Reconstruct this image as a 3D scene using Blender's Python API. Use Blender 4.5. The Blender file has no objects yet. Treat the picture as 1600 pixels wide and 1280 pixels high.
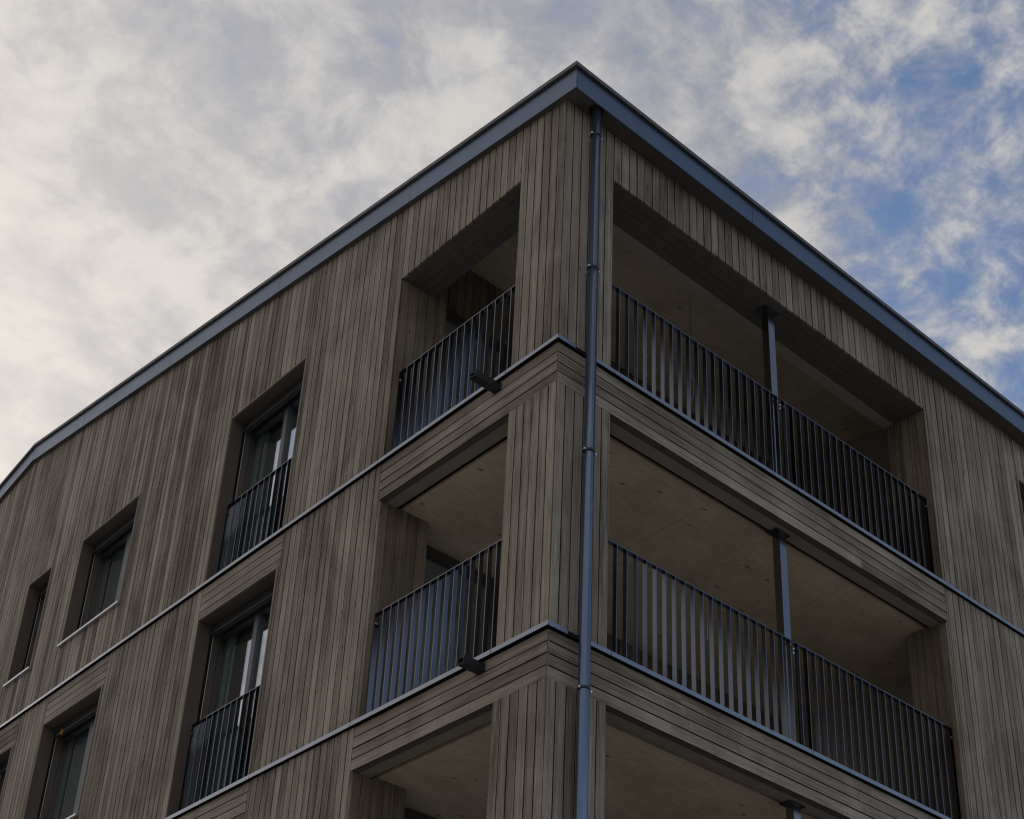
import bpy, math, random
from mathutils import Matrix, Vector

random.seed(7)
S = bpy.context.scene
COL = S.collection

# ------------------------------------------------------------------ camera
cam_d = bpy.data.cameras.new('camera')
cam = bpy.data.objects.new('camera', cam_d)
COL.objects.link(cam)
R_ = Vector((0.7538, -0.6553, 0.0484)); U_ = Vector((-0.3501, -0.3381, 0.8736)); F_ = Vector((0.5561, 0.6754, 0.4842))
CAM = Vector((-7.0497, -7.8857, 1.65))
m = Matrix.Identity(4)
for i in range(3):
    m[i][0] = R_[i]; m[i][1] = U_[i]; m[i][2] = -F_[i]; m[i][3] = CAM[i]
q = m.to_quaternion(); q.normalize()
cam.matrix_world = Matrix.Translation(CAM) @ q.to_matrix().to_4x4()
cam_d.sensor_fit = 'HORIZONTAL'; cam_d.sensor_width = 36.0
cam_d.lens = 2355.24 / 1600 * 36
cam_d.shift_x = (800 - 771.02) / 1600
cam_d.shift_y = (1019.79 - 640) / 1600
cam_d.clip_end = 5000
S.camera = cam

# ------------------------------------------------------------------ render / view
S.render.engine = 'CYCLES'
S.cycles.use_denoising = True
S.cycles.max_bounces = 8
S.cycles.filter_width = 1.2
S.view_settings.view_transform = 'Standard'
S.view_settings.look = 'None'
S.view_settings.gamma = 1
S.view_settings.exposure = 0.22
S.view_settings.use_curve_mapping = False

# ------------------------------------------------------------------ sky and sun
SUN_EL, SUN_ROT = math.radians(26), math.radians(3)
SUN_DIR = Vector((math.sin(SUN_ROT) * math.cos(SUN_EL), math.cos(SUN_ROT) * math.cos(SUN_EL), math.sin(SUN_EL)))

class NT:
    """small helper that wires shader nodes"""
    def __init__(self, tree):
        self.t = tree; tree.nodes.clear()
    def n(self, typ, **kw):
        nd = self.t.nodes.new(typ)
        for k, v in kw.items():
            setattr(nd, k, v)
        return nd
    def put(self, sock, v):
        if v is None: return
        if hasattr(v, 'is_output') or hasattr(v, 'links'):
            self.t.links.new(v, sock)
        else:
            sock.default_value = v
    def math(self, op, a, b=None, c=None, clamp=False):
        nd = self.n('ShaderNodeMath', operation=op, use_clamp=clamp)
        self.put(nd.inputs[0], a); self.put(nd.inputs[1], b)
        if c is not None: self.put(nd.inputs[2], c)
        return nd.outputs[0]
    def vmath(self, op, a, b=None, scale=None):
        nd = self.n('ShaderNodeVectorMath', operation=op)
        self.put(nd.inputs[0], a)
        if b is not None: self.put(nd.inputs[1], b)
        if scale is not None: self.put(nd.inputs['Scale'], scale)
        return nd.outputs['Value'] if op in ('DOT_PRODUCT', 'LENGTH', 'DISTANCE') else nd.outputs[0]
    def sep(self, v):
        nd = self.n('ShaderNodeSeparateXYZ'); self.put(nd.inputs[0], v); return nd.outputs
    def comb(self, x, y, z):
        nd = self.n('ShaderNodeCombineXYZ')
        self.put(nd.inputs[0], x); self.put(nd.inputs[1], y); self.put(nd.inputs[2], z)
        return nd.outputs[0]
    def noise(self, v, scale, detail=4, rough=.55, dist=0.0, out='Fac', lac=2.0):
        nd = self.n('ShaderNodeTexNoise', noise_dimensions='3D')
        self.put(nd.inputs['Vector'], v); nd.inputs['Scale'].default_value = scale
        nd.inputs['Detail'].default_value = detail; nd.inputs['Roughness'].default_value = rough
        nd.inputs['Distortion'].default_value = dist; nd.inputs['Lacunarity'].default_value = lac
        return nd.outputs[out]
    def ramp(self, f, a, b, lo=0.0, hi=1.0, smooth=True):
        nd = self.n('ShaderNodeMapRange', interpolation_type='SMOOTHSTEP' if smooth else 'LINEAR')
        self.put(nd.inputs[0], f)
        for i, v in enumerate((a, b, lo, hi)):
            self.put(nd.inputs[1 + i], v)
        return nd.outputs[0]
    def mix(self, f, a, b, mode='MIX'):
        nd = self.n('ShaderNodeMix', data_type='RGBA', blend_type=mode)
        self.put(nd.inputs[0], f); self.put(nd.inputs[6], a); self.put(nd.inputs[7], b)
        return nd.outputs[2]
    def attr(self, name, out='Fac'):
        nd = self.n('ShaderNodeAttribute', attribute_name=name); return nd.outputs[out]

W = bpy.data.worlds.new('World'); S.world = W; W.use_nodes = True
nt = NT(W.node_tree)
sky = nt.n('ShaderNodeTexSky', sky_type='NISHITA', sun_disc=False, sun_elevation=SUN_EL, sun_rotation=SUN_ROT,
           air_density=1.0, dust_density=0.6, ozone_density=1.6)
gen = nt.n('ShaderNodeTexCoord').outputs['Generated']
d = nt.vmath('NORMALIZE', gen)
dx, dy, dz = nt.sep(d)
zc = nt.math('MAXIMUM', dz, 0.0)
zz = nt.math('ADD', zc, 0.30)
plane = nt.comb(nt.math('DIVIDE', dx, zz), nt.math('DIVIDE', dy, zz), 0.37)
warp = nt.noise(plane, 9.0, 2, .55, 0, 'Color')
wv = nt.vmath('SCALE', nt.vmath('SUBTRACT', warp, (0.5, 0.5, 0.5)), scale=0.055)
pw = nt.vmath('ADD', plane, wv)
big = nt.noise(pw, 4.6, 3, .5)
mid = nt.noise(pw, 13.0, 5, .60, 0)
fine = nt.noise(pw, 40.0, 4, .66, 0)
puff = nt.noise(pw, 24.0, 1, .5)       # rounded cells of the cloud field
dens = nt.math('ADD', nt.math('MULTIPLY', big, .40), nt.math('ADD', nt.math('MULTIPLY', mid, .42), nt.math('ADD', nt.math('MULTIPLY', fine, .26), nt.math('MULTIPLY', puff, .11))))
# the cloud sheet thins out towards +x (away from the sun) and is closed towards +y
side = nt.vmath('DOT_PRODUCT', d, (0.86, -0.51, 0.0))
cover = nt.math('ADD', dens, nt.ramp(side, 0.10, 0.50, 0.16, -0.055))
alpha = nt.ramp(cover, 0.480, 0.695)
body = nt.math('ADD', nt.math('MULTIPLY', mid, .50), nt.math('ADD', nt.math('MULTIPLY', fine, .24), nt.math('ADD', nt.math('MULTIPLY', big, .26), nt.math('MULTIPLY', puff, .22))))
shade = nt.ramp(body, 0.515, 0.725)
cl = nt.mix(shade, (2.75, 2.88, 3.3, 1), (5.2, 5.05, 4.88, 1))
glow = nt.math('POWER', nt.math('MAXIMUM', nt.vmath('DOT_PRODUCT', d, tuple(SUN_DIR)), 0.0), 12.0)
cl = nt.mix(nt.math('MULTIPLY', glow, .75), cl, (9.8, 8.9, 7.9, 1))
skyc = nt.mix(1.0, sky.outputs[0], (1.0, 1.03, 1.10, 1), 'MULTIPLY')
col = nt.mix(alpha, skyc, cl)
bg = nt.n('ShaderNodeBackground'); nt.put(bg.inputs[0], col); bg.inputs[1].default_value = 0.1
wo = nt.n('ShaderNodeOutputWorld'); nt.t.links.new(bg.outputs[0], wo.inputs[0])

sun_d = bpy.data.lights.new('sun', 'SUN'); sun_d.energy = 0.5; sun_d.angle = math.radians(12); sun_d.color = (1, .93, .84)
sun = bpy.data.objects.new('sun', sun_d); COL.objects.link(sun)
sun.rotation_euler = (-SUN_DIR).to_track_quat('-Z', 'Y').to_euler()
sun.location = (0, 0, 40)

# ------------------------------------------------------------------ materials
def material(name):
    mt = bpy.data.materials.new(name); mt.use_nodes = True
    return mt, NT(mt.node_tree)
def finish(nt, base, rough=.6, spec=.5, metal=0.0, bump=None, bstr=.3, bdist=.002):
    p = nt.n('ShaderNodeBsdfPrincipled')
    nt.put(p.inputs['Base Color'], base); nt.put(p.inputs['Roughness'], rough)
    nt.put(p.inputs['Specular IOR Level'], spec); nt.put(p.inputs['Metallic'], metal)
    if bump is not None:
        b = nt.n('ShaderNodeBump'); b.inputs['Strength'].default_value = bstr; b.inputs['Distance'].default_value = bdist
        nt.put(b.inputs['Height'], bump); nt.t.links.new(b.outputs[0], p.inputs['Normal'])
    o = nt.n('ShaderNodeOutputMaterial'); nt.t.links.new(p.outputs[0], o.inputs[0])
    return p

def mat_board(name='weathered_board', dim=1.0):
    mt, t = material(name)
    gx, gy, amp = t.sep(t.attr('grain', 'Vector'))
    rnd = t.attr('tone', 'Fac')
    seed = t.math('MULTIPLY', rnd, 71.0)
    pos = t.n('ShaderNodeNewGeometry').outputs['Position']
    streak = t.noise(t.comb(t.math('MULTIPLY', gx, 38.0), t.math('MULTIPLY', gy, 0.75), seed), 1.0, 5, .62, .5)
    fibre = t.noise(t.comb(t.math('MULTIPLY', gx, 170.0), t.math('MULTIPLY', gy, 3.2), seed), 1.0, 4, .6, .3)
    patch = t.noise(t.comb(t.math('MULTIPLY', gx, 6.0), t.math('MULTIPLY', gy, 0.55), seed), 1.0, 3, .55, .3)
    smoke = t.noise(t.vmath('MULTIPLY', pos, (1.0, 1.0, .62)), 1.15, 6, .6, .8)
    f = t.math('ADD', 0.5, t.math('MULTIPLY', t.math('SUBTRACT', rnd, .5), amp))
    f = t.math('ADD', f, t.math('MULTIPLY', t.math('SUBTRACT', streak, .5), 1.5))
    f = t.math('ADD', f, t.math('MULTIPLY', t.math('SUBTRACT', fibre, .5), 1.4))
    f = t.math('ADD', f, t.math('MULTIPLY', t.math('SUBTRACT', patch, .5), t.math('MULTIPLY', amp, 1.3)))
    f = t.math('ADD', f, t.math('MULTIPLY', t.math('SUBTRACT', smoke, .5), 1.35), None, True)
    c = t.mix(f, (0.094, 0.074, 0.056, 1), (0.425, 0.365, 0.293, 1))
    # some boards keep the brown of the fresh wood, others have gone silver
    wn = t.n('ShaderNodeTexWhiteNoise', noise_dimensions='1D'); t.put(wn.inputs['W'], t.math('MULTIPLY', rnd, 913.0))
    hue = t.ramp(t.math('ADD', t.math('MULTIPLY', wn.outputs['Value'], .6), t.math('MULTIPLY', patch, .5)), .35, .95)
    c = t.mix(t.math('MULTIPLY', hue, t.math('ADD', .25, t.math('MULTIPLY', amp, .3))), c, (0.160, 0.114, 0.080, 1))
    # knots
    v = t.n('ShaderNodeTexVoronoi', feature='F1'); v.inputs['Scale'].default_value = 1.0
    t.put(v.inputs['Vector'], t.comb(t.math('MULTIPLY', gx, 9.0), t.math('MULTIPLY', gy, 2.7), seed))
    knot = t.ramp(v.outputs['Distance'], .045, .13, 1, 0)
    sel = t.math('GREATER_THAN', t.sep(v.outputs['Color'])[0], .5)
    c = t.mix(t.math('MULTIPLY', t.math('MULTIPLY', knot, sel), .62), c, (0.045, 0.032, 0.024, 1))
    # screw heads, two across, near the ends and along the board
    gm = t.math('SUBTRACT', t.math('MODULO', t.math('ADD', gy, .56), .62), 0.0)
    dyy = t.math('ABSOLUTE', gm)
    dxx = t.math('SUBTRACT', t.math('ABSOLUTE', gx), .030)
    rr = t.math('SQRT', t.math('ADD', t.math('MULTIPLY', dxx, dxx), t.math('MULTIPLY', dyy, dyy)))
    c = t.mix(t.ramp(rr, .004, .0085, .75, 0), c, (0.03, 0.026, 0.024, 1))
    bump = t.math('ADD', t.math('MULTIPLY', fibre, .6), t.math('MULTIPLY', streak, .5))
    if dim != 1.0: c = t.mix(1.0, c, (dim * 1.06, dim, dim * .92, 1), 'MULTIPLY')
    finish(t, c, .78, .28, 0, bump, .35, .003)
    return mt

def mat_plain(name, c, rough, spec=.5, metal=0.0, var=.12, vs=3.0, rv=.08):
    mt, t = material(name)
    pos = t.n('ShaderNodeNewGeometry').outputs['Position']
    n1 = t.noise(pos, vs, 5, .6, .4)
    n2 = t.noise(t.vmath('MULTIPLY', pos, (7, 7, 1.2)), 1.0, 4, .6)
    k = t.math('ADD', 1.0, t.math('MULTIPLY', t.math('SUBTRACT', t.math('ADD', n1, n2), 1.0), var * 2))
    cc = t.vmath('SCALE', (c[0], c[1], c[2]), scale=k)
    finish(t, cc, t.math('ADD', rough, t.math('MULTIPLY', t.math('SUBTRACT', n1, .5), rv * 2)), spec, metal)
    return mt

def mat_clt():
    mt, t = material('timber_ceiling')
    pos = t.n('ShaderNodeNewGeometry').outputs['Position']
    px, py, pz = t.sep(pos)
    lam = t.math('FLOOR', t.math('DIVIDE', py, .18))
    wn = t.n('ShaderNodeTexWhiteNoise', noise_dimensions='1D'); t.put(wn.inputs['W'], lam)
    gr = t.noise(t.comb(t.math('MULTIPLY', px, 7.0), t.math('MULTIPLY', py, 26), wn.outputs['Value']), 1.0, 5, .6, .9)
    big = t.noise(pos, 1.4, 4, .6, .6)
    f = t.math('ADD', t.math('MULTIPLY', gr, .6), t.math('ADD', t.math('MULTIPLY', wn.outputs['Value'], .06), t.math('MULTIPLY', big, .6)))
    c = t.mix(t.ramp(f, .3, .95), (0.43, 0.332, 0.222, 1), (0.74, 0.605, 0.435, 1))
    v = t.n('ShaderNodeTexVoronoi', feature='F1'); v.inputs['Scale'].default_value = 1.0
    t.put(v.inputs['Vector'], t.comb(t.math('MULTIPLY', px, 3.1), t.math('MULTIPLY', py, 6.5), pz))
    knot = t.ramp(v.outputs['Distance'], .05, .15, 1, 0)
    sel = t.math('GREATER_THAN', t.sep(v.outputs['Color'])[1], .55)
    c = t.mix(t.math('MULTIPLY', t.math('MULTIPLY', knot, sel), .7), c, (0.09, 0.055, 0.03, 1))
    finish(t, c, .7, .3)
    return mt

def mat_glass():
    mt, t = material('window_glass')
    g = t.n('ShaderNodeNewGeometry')
    cs = t.math('ABSOLUTE', t.vmath('DOT_PRODUCT', g.outputs['Incoming'], g.outputs['Normal']))
    k = t.math('ADD', .04, t.math('MULTIPLY', .96, t.math('POWER', t.math('SUBTRACT', 1.0, cs), 5.0)))   # Schlick
    k = t.math('MULTIPLY', k, 4.2, None, True)                    # double glazing
    tr = t.n('ShaderNodeBsdfTransparent'); tr.inputs[0].default_value = (.93, .97, .95, 1)
    gl = t.n('ShaderNodeBsdfGlossy'); gl.inputs['Roughness'].default_value = .008; gl.inputs[0].default_value = (.93, .97, 1, 1)
    mx = t.n('ShaderNodeMixShader'); t.put(mx.inputs[0], k)
    t.t.links.new(tr.outputs[0], mx.inputs[1]); t.t.links.new(gl.outputs[0], mx.inputs[2])
    o = t.n('ShaderNodeOutputMaterial'); t.t.links.new(mx.outputs[0], o.inputs[0])
    return mt

def mat_ground():
    mt, t = material('paving')
    pos = t.n('ShaderNodeNewGeometry').outputs['Position']
    n1 = t.noise(pos, .6, 5, .6); n2 = t.noise(pos, 40, 3, .6)
    c = t.mix(t.math('ADD', t.math('MULTIPLY', n1, .6), t.math('MULTIPLY', n2, .4)), (0.3, 0.29, 0.27, 1), (0.42, 0.405, 0.375, 1))
    finish(t, c, .9, .3)
    return mt

M = {
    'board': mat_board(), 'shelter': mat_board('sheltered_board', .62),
    'metal': mat_plain('anthracite_sheet', (0.120, 0.156, 0.218), .34, .5, 0.75, .10, 2.0),
    'pipe': mat_plain('anthracite_pipe', (0.135, 0.175, 0.255), .20, .5, 0.80, .06, 2.0, .03),
    'rail': mat_plain('railing_paint', (0.165, 0.174, 0.196), .20, .5, 1.0, .04, 5.0, .02),
    'column': mat_plain('steel_column_paint', (0.24, 0.243, 0.255), .2, .5, 1.0, .06, 5.0, .02),
    'band': mat_plain('flashing_sheet', (0.30, 0.315, 0.36), .34, .5, 0.85, .10, 4.0),
    'sill': mat_plain('sill_sheet', (0.52, 0.53, 0.56), .36, .5, 0.85, .08, 4.0),
    'cap': mat_plain('roof_cap_sheet', (0.085, 0.082, 0.085), .5, .5, 0.0, .1, 3.0),
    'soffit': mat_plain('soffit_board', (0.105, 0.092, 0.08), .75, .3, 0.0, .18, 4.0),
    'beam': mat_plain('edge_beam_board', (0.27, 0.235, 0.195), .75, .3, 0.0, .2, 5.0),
    'dark': mat_plain('black_membrane_and_shade', (0.012, 0.011, 0.011), .9, .2, 0.0, .1, 3.0),  # membrane black; also paints the shade in grooves and under flashings
    'reveal': mat_plain('brown_sheet', (0.098, 0.080, 0.066), .55, .4, 0.0, .12, 3.0),
    'frame': mat_plain('window_frame_paint', (0.052, 0.047, 0.046), .42, .5, 0.0, .1, 3.0),
    'frame2': mat_plain('window_sash_metal', (0.12, 0.122, 0.135), .4, .5, 0.0, .1, 3.0),
    'blind': mat_plain('blind_slat_paint', (0.045, 0.041, 0.040), .5, .5, 0.0, .15, 8.0),
    'wire': mat_plain('guide_wire_steel', (0.42, 0.40, 0.38), .35, .6, .6, .05, 3.0),
    'steel': mat_plain('zinc_screw', (0.85, 0.85, 0.85), .25, .7, .9, .05, 3.0),
    'spout': mat_plain('black_spout', (0.018, 0.019, 0.022), .4, .5, 0.0, .1, 6.0),
    'curtain': mat_plain('sheer_curtain', (0.30, 0.365, 0.335), .9, .2, 0.0, .12, 6.0),
    'room': mat_plain('room_paint', (0.42, 0.44, 0.43), .9, .2, 0.0, .05, 2.0),
    'loggiawall': mat_plain('loggia_wall_board', (0.34, 0.29, 0.235), .8, .3, 0.0, .2, 4.0),
    'tag': mat_plain('orange_plastic', (0.42, 0.2, 0.02), .5, .4, 0.0, .05, 4.0),
    'bounce_floor': mat_plain('pale_bounce_floor', (0.5, 0.485, 0.46), .85, .3, 0.0, .15, 5.0),
    'clt': mat_clt(), 'glass': mat_glass(), 'ground': mat_ground(),
}

# ------------------------------------------------------------------ mesh helpers
class MB:
    def __init__(self): self.v = []; self.f = []; self.g = []; self.r = []
    def hexa(self, p, grain=None, tone=.5):
        """p: 8 corners, first four one end face, last four the opposite one"""
        n = len(self.v); self.v += [tuple(a) for a in p]
        self.f += [tuple(n + i for i in q) for q in ((0, 3, 2, 1), (4, 5, 6, 7), (0, 1, 5, 4), (1, 2, 6, 5), (2, 3, 7, 6), (3, 0, 4, 7))]
        self.g += grain if grain else [(0, 0, .5)] * 8
        self.r += [tone] * 8
    def box(self, x0, x1, y0, y1, z0, z1):
        self.hexa([(x0, y0, z0), (x1, y0, z0), (x1, y1, z0), (x0, y1, z0), (x0, y0, z1), (x1, y0, z1), (x1, y1, z1), (x0, y1, z1)])
        return self
    def tube(self, a, b, r, n=16, caps=True):
        a, b = Vector(a), Vector(b); w = (b - a).normalized()
        u = w.orthogonal().normalized(); v = w.cross(u); k = len(self.v)
        for c in (a, b):
            for i in range(n):
                t = 2 * math.pi * i / n; self.v.append(tuple(c + r * (math.cos(t) * u + math.sin(t) * v)))
        for i in range(n):
            j = (i + 1) % n; self.f.append((k + i, k + j, k + n + j, k + n + i))
        if caps:
            self.f.append(tuple(k + i for i in reversed(range(n)))); self.f.append(tuple(k + n + i for i in range(n)))
        self.g += [(0, 0, .5)] * (2 * n); self.r += [.5] * (2 * n)
        return self
    def mesh(self, name, mat, smooth=False):
        me = bpy.data.meshes.new(name); me.from_pydata(self.v, [], self.f); me.materials.append(M[mat])
        if mat in ('board', 'shelter'):
            a = me.attributes.new('grain', 'FLOAT_VECTOR', 'POINT'); a.data.foreach_set('vector', [c for g in self.g for c in g])
            b = me.attributes.new('tone', 'FLOAT', 'POINT'); b.data.foreach_set('value', self.r)
        if smooth:
            for p in me.polygons: p.use_smooth = len(p.vertices) == 4
        return me
    def obj(self, name, mat, parent=None, label=None, smooth=False, kind=None):
        return link(name, self.mesh(name, mat, smooth), parent, label, kind)

def link(name, me, parent=None, label=None, kind=None, loc=None):
    o = bpy.data.objects.new(name, me); COL.objects.link(o)
    if parent: o.parent = parent
    if label: o['label'] = label
    if kind: o['kind'] = kind
    if loc: o.location = loc
    return o
def box(name, mat, parent, x0, x1, y0, y1, z0, z1, label=None):
    return MB().box(x0, x1, y0, y1, z0, z1).obj(name, mat, parent, label)

# ------------------------------------------------------------------ ground
gnd = MB(); gnd.v = [(-1500, -1500, 0), (1500, -1500, 0), (1500, 1500, 0), (-1500, 1500, 0)]; gnd.f = [(0, 1, 2, 3)]
gnd.g = [(0, 0, 0)] * 4; gnd.r = [0] * 4
gnd.obj('ground', 'ground', None, None, False, 'structure')

# ------------------------------------------------------------------ building data (metres; corner edge at x=y=0)
EAVE_Z, PITCH, RIDGE, FAR_Y, FAR_X = 13.906, 0.1706, 12.83, 25.66, 14.0
E_OUT, G_OUT = .205, .066
def roof_z(y):                       # underside of the roof
    return EAVE_Z + PITCH * (y if y <= RIDGE else 2 * RIDGE - y)
BANDS = [10.758, 7.758, 4.758]       # underside of each flashing
BT, BP = .046, .040                  # flashing height, projection
HEAD = [13.271, 10.307, 7.307]       # opening heads, top floor first
LB = (.654, 2.626)                   # loggia opening in the gable wall (y)
RB = (.673, 5.936)                   # loggia opening in the long wall (x)
def fl(s): return BANDS[s] + BT      # top of the flashing = foot of the storey

BLD = bpy.data.objects.new('apartment_building', None); COL.objects.link(BLD)
BLD['label'] = 'timber-clad apartment building with corner loggias, dark railings and a shallow grey roof'
BLD['category'] = 'building'

# openings: side, u0, u1, z0, z1
OPEN = {'L': [], 'R': []}
for s in range(3):
    OPEN['L'].append((LB[0], LB[1], fl(s), HEAD[s])); OPEN['R'].append((RB[0], RB[1], fl(s), HEAD[s]))
WIN_A, WIN_B, WIN_C, WIN_E = (4.449, 6.088), (8.421, 10.067), (11.02, 11.784), (7.95, 9.45)
WINDOWS = []
for s in range(3):
    hd = HEAD[s] if s else 13.25
    for nm, w, z0 in (('A', WIN_A, fl(s)), ('B', WIN_B, BANDS[s] + .785), ('C', WIN_C, BANDS[s] + .785)):
        OPEN['L'].append((w[0], w[1], z0, hd)); WINDOWS.append(('L', nm, s, w[0], w[1], z0, hd))
    OPEN['R'].append((WIN_E[0], WIN_E[1], fl(s), hd)); WINDOWS.append(('R', 'E', s, WIN_E[0], WIN_E[1], fl(s), hd))
# strips of horizontal boards under the flashings: u0, u1 per storey below band s
SPAN = {'L': [], 'R': []}
for s in (1, 2):
    top, bot = BANDS[s - 1] - .002, HEAD[s]
    SPAN['L'] += [(0, LB[1] + .012, bot, top), (WIN_A[0] - .02, WIN_A[1] + .03, bot, top), (WIN_B[0] - .02, WIN_B[1] + .03, bot, top), (WIN_C[0] - .02, WIN_C[1] + .03, bot, top)]
    SPAN['R'] += [(0, RB[1] + .012, bot, top), (WIN_E[0] - .02, WIN_E[1] + .03, bot, top)]

def place(side, u, dep, z):          # facade coordinates -> world; dep > 0 goes into the building
    return (dep, u, z) if side == 'L' else (u, dep, z)

GAP = .0122
BACK = .024
def prism(mb, side, u0, u1, z0a, z0b, z1a, z1b, d0, d1, along, amp, tone):
    """one board; (u0,z0a..z1a) and (u1,z0b..z1b) are its two edges"""
    pts = []; gr = []
    uc = .011 if d1 < .03 else 0.0      # edges are planed back at an angle behind the face
    for dep, c in ((d0, 0.0), (d1, uc)):
        cu, cz = (c, 0.0) if along == 'z' else (0.0, c)
        for u, z in ((u0 + cu, z0a + cz), (u1 - cu, z0b + cz), (u1 - cu, z1b - cz), (u0 + cu, z1a - cz)):
            pts.append(place(side, u, dep, z))
            if along == 'z': gr.append((u - (u0 + u1) / 2, z - z0a, amp))
            else: gr.append((z - (z0a + z1a) / 2, u - u0, amp))
    mb.hexa(pts, gr, tone)

boards = []                          # (importance, side, args)
def add_board(side, u0, u1, z0a, z0b, z1a, z1b, along='z', amp=.4):
    off = random.uniform(-.0022, .0022)
    c = Vector(place(side, (u0 + u1) / 2, 0, (z0a + z1a) / 2))
    v = c - CAM; n = Vector((-1, 0, 0)) if side == 'L' else Vector((0, -1, 0))
    area = abs(u1 - u0) * abs(z1a - z0a)
    show = abs(v.normalized().dot(n)) * area / v.length_squared
    # in view?
    fz = v.dot(F_); px = 800 + 2355 * v.dot(R_) / fz - 29; py = 1019.8 - 2355 * v.dot(U_) / fz
    if px < -60 or px > 1660 or py < -100 or py > 1420: show *= .001
    tone = random.random()
    boards.append((show, side, along, (side, u0, u1, z0a, z0b, z1a, z1b, off, BACK - .002, along, amp, tone)))

def grid(a, b, pitch, cuts):
    g = [a]; u = a
    while u + pitch < b - 1e-6:
        u += pitch; g.append(u)
    g.append(b)
    g = [x for x in g if all(abs(x - c) > .035 for c in cuts)] + list(cuts)
    return sorted(set(round(x, 5) for x in g if a - 1e-6 <= x <= b + 1e-6))

def subtract(z0, z1, holes):
    segs = [(z0, z1)]
    for h0, h1 in holes:
        out = []
        for a, b in segs:
            if h1 <= a or h0 >= b: out.append((a, b)); continue
            if h0 > a: out.append((a, h0))
            if h1 < b: out.append((h1, b))
        segs = out
    return [(a, b) for a, b in segs if b - a > .02]

STOREYS = [(fl(0), None), (fl(1), BANDS[0] - .002), (fl(2), BANDS[1] - .002), (0.03, BANDS[2] - .002)]
def vertical_boards(side, length, pitch, start):
    for k, (z0, z1) in enumerate(STOREYS):
        holes = [o for o in OPEN[side]] + SPAN[side]
        hz = [h for h in holes if h[2] < (z1 or 30) and h[3] > z0]
        cuts = sorted(set([h[0] for h in hz] + [h[1] for h in hz] + [0.0, length]))
        cuts = [c for c in cuts if 0 <= c <= length]
        g = grid(start % pitch - pitch, length, pitch, cuts); g = [x for x in g if x >= 0]
        for a, b in zip(g, g[1:]):
            if b - a < .012: continue
            um = (a + b) / 2
            hh = [(h[2], h[3]) for h in hz if h[0] < um < h[1]]
            top = z1 if z1 else 40
            for s0, s1 in subtract(z0, top, hh):
                ta = tb = s1
                if s1 == 40: ta, tb = roof_z(a if side == 'L' else 0) - .004, roof_z(b if side == 'L' else 0) - .004
                amp = .34
                if side == 'L' and um > 2.7: amp = .68 if k == 0 else .5
                add_board(side, a + GAP / 2, b - GAP / 2, s0, s0, ta, tb, 'z', amp)
vertical_boards('L', FAR_Y, .1095, LB[0])
vertical_boards('R', FAR_X, .1131, RB[0])
for side in 'LR':
    for u0, u1, b0, t0 in SPAN[side]:
        n = 4; h = (t0 - b0) / n
        for i in range(n):
            cuts = [u0 + (.004 if u0 == 0 else 0.0)]
            if u1 - u0 > 4:
                x = u0 + random.uniform(.9, 2.4)
                while x < u1 - .8:
                    cuts.append(x); x += random.uniform(2.0, 3.2)
            cuts.append(u1)
            for a, b in zip(cuts, cuts[1:]):
                add_board(side, a + .001, b - .001, b0 + i * h + (GAP / 2 if i else 0), b0 + i * h + (GAP / 2 if i else 0),
                          b0 + (i + 1) * h - GAP / 2, b0 + (i + 1) * h - GAP / 2, 'u', .4)

# backing walls (membrane) with the same openings, joined into one wall each
WALLS = {}
for side, length in (('L', FAR_Y), ('R', FAR_X)):
    mb = MB()
    hz = OPEN[side]
    cuts = sorted(set([h[0] for h in hz] + [h[1] for h in hz] + [BACK if side == 'R' else BACK, length] + ([RIDGE] if side == 'L' else [])))
    for a, b in zip(cuts, cuts[1:]):
        um = (a + b) / 2
        hh = [(h[2] - .01, h[3] + .025) for h in hz if h[0] < um < h[1]]
        for s0, s1 in subtract(0, 40, hh):
            ta = tb = s1
            if s1 == 40: ta, tb = roof_z(a if side == 'L' else 0) - .006, roof_z(b if side == 'L' else 0) - .006
            d1 = .20 if not (side == 'R' and a < .1) else .20
            a2, b2 = (a + .026 if abs(a) > .1 and any(abs(a - h[1]) < 1e-6 for h in hz) else a), (b - .026 if any(abs(b - h[0]) < 1e-6 for h in hz) else b)
            if side == 'R' and a < .1: a2 = .201
            prism(mb, side, a2, b2, s0, s0, ta, tb, BACK, d1, 'z', .5, .5)
    WALLS[side] = mb.obj('gable_wall' if side == 'L' else 'eaves_wall', 'dark', BLD,
                         'gable wall with narrow windows and french windows' if side == 'L' else 'eaves wall with the wide loggia openings')
# far walls
box('rear_wall', 'soffit', BLD, .21, FAR_X - .01, FAR_Y - .2, FAR_Y, 0, roof_z(FAR_Y) - .01)
mbw = MB(); 
for a, b in ((.01, RIDGE), (RIDGE, FAR_Y - .01)):
    mbw.hexa([(FAR_X - .2, a, 0), (FAR_X, a, 0), (FAR_X, b, 0), (FAR_X - .2, b, 0),
              (FAR_X - .2, a, roof_z(a) - .01), (FAR_X, a, roof_z(a) - .01), (FAR_X, b, roof_z(b) - .01), (FAR_X - .2, b, roof_z(b) - .01)])
mbw.obj('rear_gable_wall', 'soffit', BLD)

boards.sort(key=lambda b: -b[0])
NAMES = {'z': 'plank', 'u': 'spandrel_board'}
left_over = {'L': MB(), 'R': MB()}; nind = 0
for show, side, along, args in boards:
    if nind < 298 or along == 'u' and show > 1e-5:
        mb = MB(); prism(mb, *args); mb.obj(NAMES[along], 'board', WALLS[side])
        if along == 'z': nind += 1
    else:
        prism(left_over[side], *args)
for side in 'LR':
    left_over[side].obj('plank_cladding', 'board', WALLS[side], None, False, 'stuff')

# corner strips: thin upright fillet in the mitre of the horizontal boards
for s in (1, 2):
    box('corner_fillet', 'reveal', WALLS['L'], .002, BACK, .002, .0065, HEAD[s], BANDS[s - 1] - .004)

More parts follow.
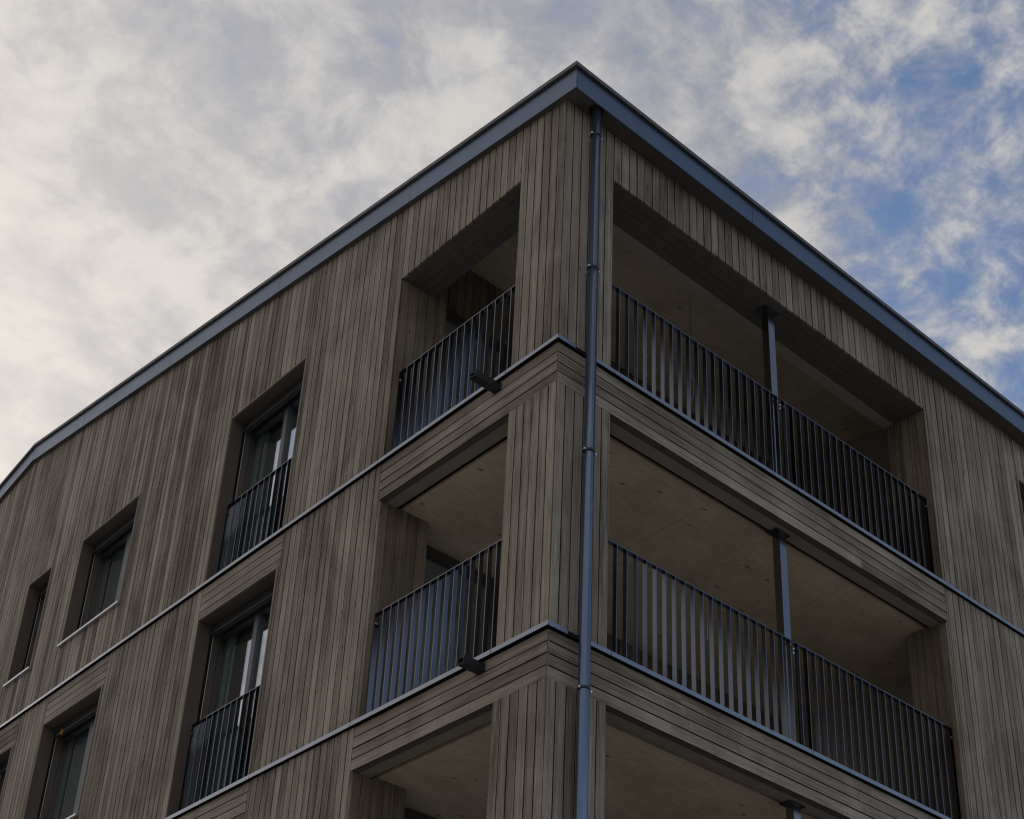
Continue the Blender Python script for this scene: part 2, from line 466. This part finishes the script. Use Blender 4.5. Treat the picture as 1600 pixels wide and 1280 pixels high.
# ------------------------------------------------------------------ flashings between the storeys
for s, zb in enumerate(BANDS):
    seams = {0: [-BP, .68, 2.661, 4.41, 6.087, 8.432, 11.0, 14.2, 17.2, 20.2, 23.2, FAR_Y], 1: [-BP, .667, 2.664, 4.385, 6.087, 8.43, 11.0, 14.2, 17.2, 20.2, 23.2, FAR_Y],
             2: [-BP, .667, 2.664, 4.4, 6.087, 8.43, 11.0, 14.2, 17.2, 20.2, 23.2, FAR_Y]}[s]
    for i, (a, b) in enumerate(zip(seams, seams[1:])):
        g = .0035
        ya, yb = a + (g if i else 0), b - g; T = .003; yt = ya + (T if i == 0 else 0)
        mb = MB(); w = .004; y2 = ya + (w if i == 0 else 0)
        mb.hexa([(-BP, ya, zb), (-BP + w, y2, zb), (-BP + w, yb, zb), (-BP, yb, zb), (-BP + T, yt, zb + BT), (-BP + T + w, yt, zb + BT), (-BP + T + w, yb, zb + BT), (-BP + T, yb, zb + BT)])
        mb.box(-BP + T + w, .05, yt + (w if i == 0 else 0), yb, zb + BT - .004, zb + BT - .0005)
        mb.obj('flashing', 'band', BLD)
    rs = [(-BP + .0045, .19), (.43, .686), (.686, 3.33), (3.33, 5.768), (5.768, 5.974), (5.974, 8.9), (8.9, 11.8), (11.8, FAR_X)]
    for i, (a, b) in enumerate(rs):
        g = .0035
        xa, xb = a + (0 if i == 0 else g), b - g; T = .003
        mb = MB(); w = .004
        mb.hexa([(xa, -BP, zb), (xb, -BP, zb), (xb, -BP + w, zb), (xa, -BP + w, zb), (xa, -BP + T, zb + BT), (xb, -BP + T, zb + BT), (xb, -BP + T + w, zb + BT), (xa, -BP + T + w, zb + BT)])
        mb.box(xa, xb, -BP + T + w, .05, zb + BT - .004, zb + BT - .0005)
        mb.obj('flashing', 'band', BLD)
    box('flashing_shade_filler', 'dark', BLD, -.018, .05, -.018, FAR_Y, zb + .012, zb + BT - .006)  # black filler paints the shade of the unlit hollow under the flashing
    box('flashing_shade_filler', 'dark', BLD, .0505, FAR_X, -.018, .05, zb + .012, zb + BT - .006)
    # notch lining behind the downpipe
    box('flashing_notch', 'dark', BLD, .19, .43, -.0195, .05, zb + .010, zb + BT + .002)

# ------------------------------------------------------------------ roof
def slab(mb, y0, y1, x0, x1, lo, hi):
    mb.hexa([(x0, y0, roof_z(y0) + lo), (x1, y0, roof_z(y0) + lo), (x1, y1, roof_z(y1) + lo), (x0, y1, roof_z(y1) + lo),
             (x0, y0, roof_z(y0) + hi), (x1, y0, roof_z(y0) + hi), (x1, y1, roof_z(y1) + hi), (x0, y1, roof_z(y1) + hi)])
RF = MB()
y_in, x_in, x_out = -E_OUT + .018, -G_OUT + .018, FAR_X + .05
slab(RF, y_in, RIDGE, x_in, x_out, 0, .262); slab(RF, RIDGE, FAR_Y + E_OUT - .018, x_in, x_out, 0, .262)
ROOF = RF.obj('roof', 'soffit', BLD, 'shallow pitched roof with a grey metal edge')
FH0, FH1 = -.012, .262
gs = [-E_OUT, 2.54, 5.28, 8.18, 10.92, RIDGE, 14.7, 17.5, 20.3, 23.1, FAR_Y + E_OUT]
for i, (a, b) in enumerate(zip(gs, gs[1:])):
    mb = MB(); slab(mb, a + (.0025 if i else 0), b - .0025, -G_OUT, -G_OUT + .0175, FH0, FH1)
    mb.obj('fascia_panel', 'metal', ROOF)
zr = roof_z(-E_OUT)
rs = [-G_OUT + .021, 2.604, 5.44, 8.27, 11.1, FAR_X + .05]
for i, (a, b) in enumerate(zip(rs, rs[1:])):
    box('fascia_panel', 'metal', ROOF, a + (.0025 if i else 0), b - .0025, -E_OUT, -E_OUT + .0175, zr + FH0, zr + FH1)
co = .030
for y0, y1 in ((-E_OUT - co, RIDGE), (RIDGE, FAR_Y + E_OUT + co)):
    mb = MB(); slab(mb, y0, y1, -G_OUT - co, .3, .275, .325); mb.obj('verge_cap', 'cap', ROOF)
    mb = MB(); slab(mb, y0 + (co + .012 if y0 < 0 else 0), y1, -G_OUT + .012, .3, .262, .275); mb.obj('verge_joint', 'dark', ROOF)
mb = MB(); slab(mb, -E_OUT - co, .2, .301, FAR_X + .08, .275, .325); mb.obj('eaves_cap', 'cap', ROOF)
mb = MB(); slab(mb, -E_OUT + .012, .2, .301, FAR_X + .05, .262, .275); mb.obj('eaves_joint', 'dark', ROOF)

# ------------------------------------------------------------------ corner loggias
INX, INY = 6.80, 2.935               # inner side wall and back wall
for s in range(3):
    hd, z0 = HEAD[s], fl(s)
    ztop = 10.335 - 3.0 * (s - 1)
    # floor slab of this loggia (its underside is the ceiling of the one below)
    zf = BANDS[s] - .01
    zc = 10.335 - 3.0 * s            # ceiling height of the loggia below
    for pa, pb in ((.302, 2.42), (2.426, 4.62), (4.626, INX)):
        MB().box(pa, pb, .302, INY + .25, zc + random.uniform(0, .002), zf).obj('ceiling_panel', 'clt', BLD)
    box('loggia_bounce_floor', 'bounce_floor', BLD, .22, INX - .005, .22, INY - .01, zf + .001, zf + .03)  # unseen pale floor, added to bounce light up to the ceiling
    MB().box(.21, .30, .21, INY, zc + .03, zf).obj('groove_shade_fill', 'dark', BLD)  # black fill, paints the groove beside the ceiling as a shaded void
    MB().box(.302, INX, .226, .30, zc + .03, zf).obj('groove_shade_fill', 'dark', BLD)
    if s < 2:                        # edge beams of the loggia below
        h2 = HEAD[s + 1]
        box('edge_beam', 'beam', BLD, .226, RB[1] + .02, .0865, .2225, h2 + .003, h2 + .02)
        box('edge_beam', 'beam', BLD, .0865, .2225, .0865, LB[1] + .02, h2 + .003, h2 + .02)
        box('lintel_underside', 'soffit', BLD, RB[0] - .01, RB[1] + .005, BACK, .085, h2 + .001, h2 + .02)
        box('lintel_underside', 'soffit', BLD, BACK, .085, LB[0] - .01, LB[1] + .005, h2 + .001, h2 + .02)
    # corner pillar core
    box('corner_pillar', 'loggiawall', BLD, BACK + .001, RB[0] - .02, BACK + .001, LB[0] - .02, z0, hd - .003)
    # reveals
    top = ztop - .002 if s else hd
    box('reveal_core', 'dark', BLD, .201, .655, LB[1] + .026, INY + .02, z0 - .03, (top if s else 14.2))
    box('reveal_core', 'dark', BLD, RB[1] + .026, INX, .201, .545, z0 - .03, (top if s else 13.95))
    def reveal_board(axis, a, b, zz1):
        mb = MB(); t = random.random(); g = []
        if axis == 'y': x0, x1, y0, y1 = a, b, LB[1] + random.uniform(-.001, .001), LB[1] + .024
        else: x0, x1, y0, y1 = RB[1] + random.uniform(-.001, .001), RB[1] + .024, a, b
        for zv in (z0 - .02, zz1):
            for xx, yy in ((x0, y0), (x1, y0), (x1, y1), (x0, y1)):
                u = xx if axis == 'y' else yy
                g.append((u - (a + b) / 2, zv - z0, .25))
        mb.hexa([(x0, y0, z0 - .02), (x1, y0, z0 - .02), (x1, y1, z0 - .02), (x0, y1, z0 - .02), (x0, y0, zz1), (x1, y0, zz1), (x1, y1, zz1), (x0, y1, zz1)], g, t)
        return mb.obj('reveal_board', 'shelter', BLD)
    us = [.0265, .13, .26, .385, .515, .65]
    for a, b in zip(us, us[1:]): reveal_board('y', a, b - .007, (hd if b < .40 else 14.2) if s == 0 else (hd if b < .27 else ztop - .003))
    us = [.0265, .13, .235, .34, .445, .54]
    for a, b in zip(us, us[1:]): reveal_board('x', a, b - .007, (hd if b < .5 else 13.95) if s == 0 else (hd if b < .24 else ztop - .003))
    # inner walls
    wt = ztop - .002 if s else 14.6
    box('loggia_side_wall', 'loggiawall', BLD, INX + .001, INX + .15, .02, INY + .3, z0 - .1, wt)
    dh = ztop - .012 if s else 13.60
    DX0, DX1 = .66, 3.05
    # door / glazing in the back wall
    fr = MB()
    fr.box(DX0, DX1, INY + .02, INY + .10, dh - (.105 if s else .09), dh)
    for a in (DX0, 1.78, DX1 - .08): fr.box(a, a + .08, INY + .02, INY + .10, z0 - .05, dh - .11)
    dr = fr.obj('loggia_door', 'frame', BLD, 'dark glazed door at the back of a loggia')
    MB().box(DX0 + .08, DX1 - .08, INY + .055, INY + .063, z0 - .05, dh - .105).obj('pane', 'glass', dr)
    rm = MB(); rm.box(DX0 - .2, DX1 + .2, INY + 1.9, INY + 1.95, z0 - .1, dh + .1); rm.box(DX0 - .25, DX0 - .2, INY + .11, INY + 1.9, z0 - .1, dh + .1)
    rm.box(DX1 + .2, DX1 + .25, INY + .11, INY + 1.9, z0 - .1, dh + .1); rm.box(DX0 - .2, DX1 + .2, INY + .11, INY + 1.9, dh, dh + .05); rm.box(DX0 - .2, DX1 + .2, INY + .11, INY + 1.9, z0 - .15, z0 - .1)
    rm.obj('room_lining', 'room', dr)
    wallb = MB(); x = DX1 + .005; bx = MB()
    bx.box(DX1 + .002, INX, INY + .026, INY + .1, z0 - .1, wt); 
    if s == 0: bx.box(DX0 - .01, DX1 + .002, INY + .026, INY + .1, dh + .002, wt)
    bx.obj('loggia_back_wall', 'dark', BLD)
    def bb(name, x0, x1, za, zb):
        mb = MB(); y0 = INY + random.uniform(-.001, .001); y1 = INY + .025
        g = [(xx - (x0 + x1) / 2, zv - za, .25) for zv in (za, zb) for xx in (x0, x1, x1, x0)]
        mb.hexa([(x0, y0, za), (x1, y0, za), (x1, y1, za), (x0, y1, za), (x0, y0, zb), (x1, y0, zb), (x1, y1, zb), (x0, y1, zb)], g, random.random())
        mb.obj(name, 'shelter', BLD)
    while x < INX - .02:
        bb('back_wall_board', x, min(x + .108, INX - .004), z0 - .04, wt); x += .1155
    if s == 0:
        x = DX0
        while x < DX1 - .03:
            bb('header_board', x, min(x + .108, DX1), dh + .004, wt); x += .1155
# top loggia: lintel underside, light inner strip and the sloping bare roof ceiling
hd = HEAD[0]
for i in range(4):
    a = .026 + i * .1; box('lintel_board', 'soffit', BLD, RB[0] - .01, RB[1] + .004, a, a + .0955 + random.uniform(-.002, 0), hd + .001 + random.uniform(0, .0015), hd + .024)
box('edge_beam', 'beam', BLD, .59, RB[1] + .02, .43, .578, hd + .003, hd + .03)
for i in range(4):
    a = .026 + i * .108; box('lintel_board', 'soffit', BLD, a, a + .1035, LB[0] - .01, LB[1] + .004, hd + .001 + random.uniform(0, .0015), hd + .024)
box('lintel_core', 'dark', BLD, .201, INX, .20, .58, hd + .032, 13.93)
box('lintel_core', 'dark', BLD, .201, .46, .581, LB[1] + .02, hd + .032, 13.99)
mb = MB(); slab(mb, .3, INY + .3, .3, INX + .1, -.03, -.004); mb.obj('loggia_ceiling', 'clt', BLD, 'bare sloping timber ceiling of the top loggia')

# ------------------------------------------------------------------ steel columns in the wide loggia openings
CX0, CX1, CY0, CY1 = 3.232, 3.334, .146, .236
for s in range(3):
    c = MB().box(CX0, CX1, CY0, CY1, fl(s) - .04, HEAD[s] - .004).obj('steel_column', 'column', BLD, 'slim square steel column in a loggia opening')
    box('head_plate', 'rail', c, CX0 - .06, CX1 + .06, CY0 - .012, CY1 + .03, HEAD[s] - .012, HEAD[s] + .0005)

# ------------------------------------------------------------------ railings
INS = .088                           # railing line behind the facade
BAR_D, BAR_W = .046, .0095
bar_cache = {}
def bar_mesh(side, h):
    k = (side, round(h, 3))
    if k not in bar_cache:
        mb = MB()
        if side == 'L': mb.box(0, BAR_D, -BAR_W / 2, BAR_W / 2, 0, h)
        else: mb.box(-BAR_W / 2, BAR_W / 2, 0, BAR_D, 0, h)
        bar_cache[k] = mb.mesh('baluster', 'rail')
    return bar_cache[k]
bolt_cache = {}
def bolt(side, parent, u, dep, z, sx=1):
    if side not in bolt_cache:
        mb = MB()
        if side == 'L': mb.tube((0, 0, 0), (-.016, 0, 0), .0105, 10)
        else: mb.tube((0, 0, 0), (0, -.016, 0), .0105, 10)
        bolt_cache[side] = mb.mesh('bolt', 'steel')
    link('bolt', bolt_cache[side], parent, None, None, place(side, u, dep, z))
def railing(side, u0, u1, s, zt, bars, label, ins=INS, breaks=(), zlow=None):
    zlow = zlow if zlow is not None else fl(s) - .02
    def B(a, b, d0, d1, za, zb, mb=None):
        mb = mb or MB()
        return mb.box(d0, d1, a, b, za, zb) if side == 'L' else mb.box(a, b, d0, d1, za, zb)
    edges = [u0] + [x for b in breaks for x in (b - .012, b + .012)] + [u1]
    rl = bpy.data.objects.new('railing', None); COL.objects.link(rl); rl.parent = BLD; rl['label'] = label
    for a, b in zip(edges[::2], edges[1::2]):
        B(a, b, ins, ins + .048, zt - .010, zt).obj('handrail', 'rail', rl)
        B(a, b, ins, ins + .048, zlow, zlow + .010).obj('bottom_rail', 'rail', rl)
    bm = bar_mesh(side, zt - zlow - .022)
    for u in bars:
        link('baluster', bm, rl, None, None, place(side, u, ins + .001, zlow + .011))
    for a in (u0, u1):
        sg = 1 if a == u0 else -1
        lo, hi = sorted((a, a + sg * .008))
        B(lo, hi, ins, ins + .06, zlow, zt - .011).obj('end_plate', 'rail', rl)
        for dz in (.09, zt - zlow - .12):
            p = a + sg * .022
            l2, h2 = sorted((a + sg * .008, a + sg * .034))
            B(l2, h2, ins + .012, ins + .05, zlow + dz - .02, zlow + dz + .02).obj('bracket', 'rail', rl)
            bolt(side, rl, p, ins + .0125, zlow + dz)
    for b in breaks:
        for dz in (.09, zt - zlow - .075, zt - zlow - .12):
            bolt(side, rl, b, ins + .03, zlow + dz)
    return rl
names = ['top', 'middle', 'lower']
for s in range(3):
    zt = 12.0 - 2.99 * s
    n = 16; u0, u1 = LB[0] + .008, LB[1] - .008
    bars = [.70 + .1188 * i for i in range(17)]
    railing('L', u0, u1, s, zt, [b for b in bars if u0 + .02 < b < u1 - .02], 'short railing of the %s loggia in the gable wall' % names[s])
    u0, u1 = RB[0] + .008, RB[1] - .008
    bars = [.741 + .1252 * i for i in range(42)]
    railing('R', u0, u1, s, zt, [b for b in bars if u0 + .02 < b < u1 - .02 and abs(b - 3.305) > .02], 'long railing of the %s loggia in the eaves wall' % names[s], breaks=(3.305,))
    u0, u1 = WIN_A[0] + .012, WIN_A[1] - .012
    bars = [u0 + .055 + .1245 * i for i in range(13)]
    railing('L', u0, u1, s, 11.985 - 2.985 * s, [b for b in bars if b < u1 - .02], 'railing in front of the %s french window' % names[s], ins=.118)

# ------------------------------------------------------------------ windows
def window(side, nm, s, u0, u1, z0, z1):
    D = .325                         # glass line behind the cladding
    full = nm in 'AE'
    kind = 'french_window' if full else 'window'
    lab = {'A': 'tall french window of the %s floor with a two-part sash' , 'B': 'wide %s-floor window with a metal sill', 'C': 'narrow %s-floor window with a metal sill', 'E': 'tall %s-floor window at the end of the eaves wall'}[nm] % names[s]
    def B(mb, a, b, d0, d1, za, zb):
        return mb.box(d0, d1, a, b, za, zb) if side == 'L' else mb.box(a, b, d0, d1, za, zb)
    t = .012
    zb = z0 if not full else z0 - .03
    fr = MB()
    F = .065
    fa, fb = u0 + t, u1 - t
    B(fr, fa, fa + F, D - .03, D + .05, zb, z1 - t); B(fr, fb - .014, fb, D - .03, D + .05, zb, z1 - t)
    B(fr, fa + F, fb - .014, D - .03, D + .05, z1 - t - .11, z1 - t); B(fr, fa + F, fb - .014, D - .03, D + .05, zb, zb + .07)
    w = fr.obj(kind, 'frame', BLD, lab)
    # lining of the reveal
    rv = MB()
    B(rv, u1 - t, u1 + .0255, .0005, D + .05, zb, z1 + .024); w1 = rv.obj('jamb_lining', 'reveal', w)
    rv = MB(); B(rv, u0 - .0255, u0 + t, .0005, D + .05, zb, z1 + .024); rv.obj('jamb_lining', 'reveal', w)
    rv = MB(); B(rv, u0 + t, u1 - t, .0005, D + .05, z1 - t, z1 + .024); rv.obj('head_lining', 'reveal', w)
    B(MB(), u1 - t - .0035, u1 - t - .0005, .163, .205, zb, z1 - t).obj('guide_slot', 'dark', w)
    # proud edge of the lining
    B(MB(), u0 - .014, u0 + .003, -.016, .0, zb, z1 + .014).obj('edge_trim', 'beam', w)
    B(MB(), u1 - .003, u1 + .012, -.010, .0, zb, z1 + .014).obj('edge_trim', 'reveal', w)
    B(MB(), u0 + .0032, u1 - .0032, -.014, .0, z1 - .002, z1 + .014).obj('edge_trim', 'beam', w)
    # mullion and sashes
    a, b = fa + F, fb - .014
    if nm == 'A':
        mu = 5.27
        mm = MB(); B(mm, mu - .042, mu + .042, D - .038, D + .045, zb + .07, z1 - t - .11); mm.obj('mullion', 'frame2', w)
        parts = [(a, mu - .042), (mu + .042, b)]
    elif nm == 'E': parts = [(a, (a + b) / 2 - .05), ((a + b) / 2 + .05, b)]; mm = MB(); B(mm, (a + b) / 2 - .05, (a + b) / 2 + .05, D - .038, D + .045, zb + .07, z1 - t - .11); mm.obj('mullion', 'frame2', w)
    else:
        sm = 9.165 if nm == 'B' else a + .05
        parts = [(a, sm - .062), (sm + .062, b)] if nm == 'B' else [(a + .1, b)]
        mm = MB(); B(mm, sm - .062 if nm == 'B' else a, sm + .062 if nm == 'B' else a + .1, D - .045, D + .04, zb + .07, z1 - t - .11); mm.obj('mullion', 'frame2', w)
    for pa, pb in parts:
        mm = MB(); B(mm, pa, pb, D + .004, D + .012, zb + .07, z1 - t - .11); mm.obj('pane', 'glass', w)
    # venetian blind packed under the head, with its bottom rail
    bl = MB()
    for i in range(9):
        zz_ = z1 - t - .012 - i * .011
        B(bl, fa + .03, fb - .03, .150 + .004 * (i % 2), .225, zz_ - .004, zz_)
    bl.obj('blind_slats', 'blind', w)
    mm = MB(); B(mm, fa + .025, fb - .025, .152, .215, z1 - t - .132, z1 - t - .112); mm.obj('blind_bottom_rail', 'blind', w)
    for uu in (fb - .034, fa + .034):
        p0, p1 = place(side, uu, .188, zb), place(side, uu, .188, z1 - t - .02)
        MB().tube(p0, p1, .0045, 8).obj('guide_wire', 'wire', w)
    if not full:
        mm = MB(); B(mm, u0 - .035, u1 + .035, -.045, .0, z0 - .036, z0 - .004); B(mm, u0 + .001, u1 - .001, -.001, D - .03, z0 - .012, z0 - .0005); mm.obj('sill', 'sill', w)
    # room behind
    rm = MB(); d0, d1 = D + .052, D + 1.9
    B(rm, u0 - .5, u1 + .5, d1, d1 + .05, zb - .1, z1 + .1); B(rm, u0 - .55, u0 - .5, d0, d1, zb - .1, z1 + .1); B(rm, u1 + .5, u1 + .55, d0, d1, zb - .1, z1 + .1)
    B(rm, u0 - .5, u1 + .5, d0, d1, z1 + .05, z1 + .1); B(rm, u0 - .5, u1 + .5, d0, d1, zb - .15, zb - .1)
    rm.obj('room_lining', 'room', w)
    return w
for wd in WINDOWS: window(*wd)

# sheer curtains drawn to the left side inside the rooms (things of their own)
def curtain(y0, y1, z0, z1, x, label):
    mb = MB(); n = int((y1 - y0) / .012); ph = random.uniform(0, 6)
    for i in range(n + 1):
        y = y0 + (y1 - y0) * i / n
        xx = x + .026 * math.sin(y * 62 + ph) + .012 * math.sin(y * 27 + ph)
        mb.v += [(xx, y, z0), (xx + .004, y, z1)]; mb.g += [(0, 0, 0)] * 2; mb.r += [0, 0]
        mb.v += [(xx + .004, y, z0), (xx + .008, y, z1)]; mb.g += [(0, 0, 0)] * 2; mb.r += [0, 0]
    for i in range(n):
        k = 4 * i; mb.f += [(k, k + 1, k + 5, k + 4), (k + 2, k + 6, k + 7, k + 3)]
    o = mb.obj('curtain', 'curtain', None, label, True); o['category'] = 'curtain'; o['group'] = 'sheer curtains behind the gable windows'
curtain(5.80, 6.06, 10.80, 13.2, .375, 'pale sheer curtain behind the upper french window beside the top loggia')
curtain(5.80, 6.06, 7.80, 10.25, .375, 'pale sheer curtain behind the lower french window, below the other french window')
curtain(9.05, 10.05, 11.6, 13.2, .375, 'greenish sheer curtain behind the wide upper gable window with a sill')
curtain(9.05, 10.05, 8.6, 10.25, .375, 'greenish sheer curtain behind the wide lower gable window with an orange tag')

# ------------------------------------------------------------------ downpipe
PX_, PY_, PR = .297, -.122, .0505
dp = MB().tube((PX_, PY_, .1), (PX_, PY_, roof_z(PY_) + .01), PR, 32).obj('downpipe', 'pipe', BLD, 'blue-grey round downpipe beside the building corner', True)
MB().tube((PX_, PY_, roof_z(PY_) - .03), (PX_, PY_, roof_z(PY_) + .012), PR + .022, 32).obj('pipe_collar', 'dark', dp, None, True)
for zc in (13.505, 11.737, 9.609, 7.262, 5.2, 3.0):
    MB().tube((PX_, PY_, zc - .012), (PX_, PY_, zc + .012), PR + .004, 32).obj('pipe_clamp', 'spout', dp, None, True)
    for sg in (-1, 1):
        MB().box(PX_ + sg * (PR + .014) - .012, PX_ + sg * (PR + .014) + .012, PY_ - .005, PY_ + .005, zc - .012, zc + .012).obj('clamp_ear', 'spout', dp)
        MB().tube((PX_ + sg * (PR + .016), PY_ - .020, zc - .002), (PX_ + sg * (PR + .016), PY_ + .014, zc - .002), .0105, 10).obj('clamp_bolt', 'steel', dp)
    MB().tube((PX_ - .01, PY_ + PR, zc), (PX_ - .01, .01, zc), .006, 8).obj('clamp_rod', 'steel', dp)

# ------------------------------------------------------------------ rain spouts of the loggias
for s in range(3):
    zs = BANDS[s] - .108; y0, y1 = .785, .874; x0 = (-.315, -.225, -.225)[s]; t = .006
    sp = MB(); sp.box(x0, .0, y0, y1, zs, zs + t); sp.box(x0, .0, y0, y0 + t, zs + t, zs + .075); sp.box(x0, .0, y1 - t, y1, zs + t, zs + .075)
    sp.box(x0 + .02, .0, y0 + t, y1 - t, zs + .069, zs + .075); sp.box(-.02, -.002, y0 + t, y1 - t, zs + t, zs + .069)
    o = sp.obj('rain_spout', 'spout', BLD, 'small black rain spout jutting from the gable side')
    box('spout_flange', 'spout', o, -.014, -.0035, y0 - .012, y1 + .012, zs - .010, zs + .085)

# ------------------------------------------------------------------ small things
tagm = MB(); yy = 9.72; xx = .118
for i in range(7):
    a = 2 * math.pi * i / 7
    tagm.box(xx - .004, xx + .004, yy + .022 * math.cos(a) - .012, yy + .022 * math.cos(a) + .012, 10.13 + .022 * math.sin(a) - .012, 10.13 + .022 * math.sin(a) + .012)
o = tagm.obj('orange_tag', 'tag', None, 'small orange tag hanging under the blind of the wide lower gable window'); o['category'] = 'tag'

def cable(pts, r, label):
    mb = MB()
    for a, b in zip(pts, pts[1:]): mb.tube(a, b, r, 6)
    o = mb.obj('hanging_cable', 'wire', None, label); o['category'] = 'cable'
cable([(3.13, 1.2, 14.08), (3.127, 1.2, 13.2), (3.119, 1.2, 12.9), (3.174, 1.2, 12.82), (3.15, 1.2, 12.6), (3.11, 1.2, 12.44)], .005, 'thin pale cable hanging in the top loggia behind the long railing')
cable([(3.30, 1.2, 10.334), (3.313, 1.2, 9.74), (3.297, 1.2, 9.46)], .005, 'thin cable hanging in the middle loggia behind the long railing')
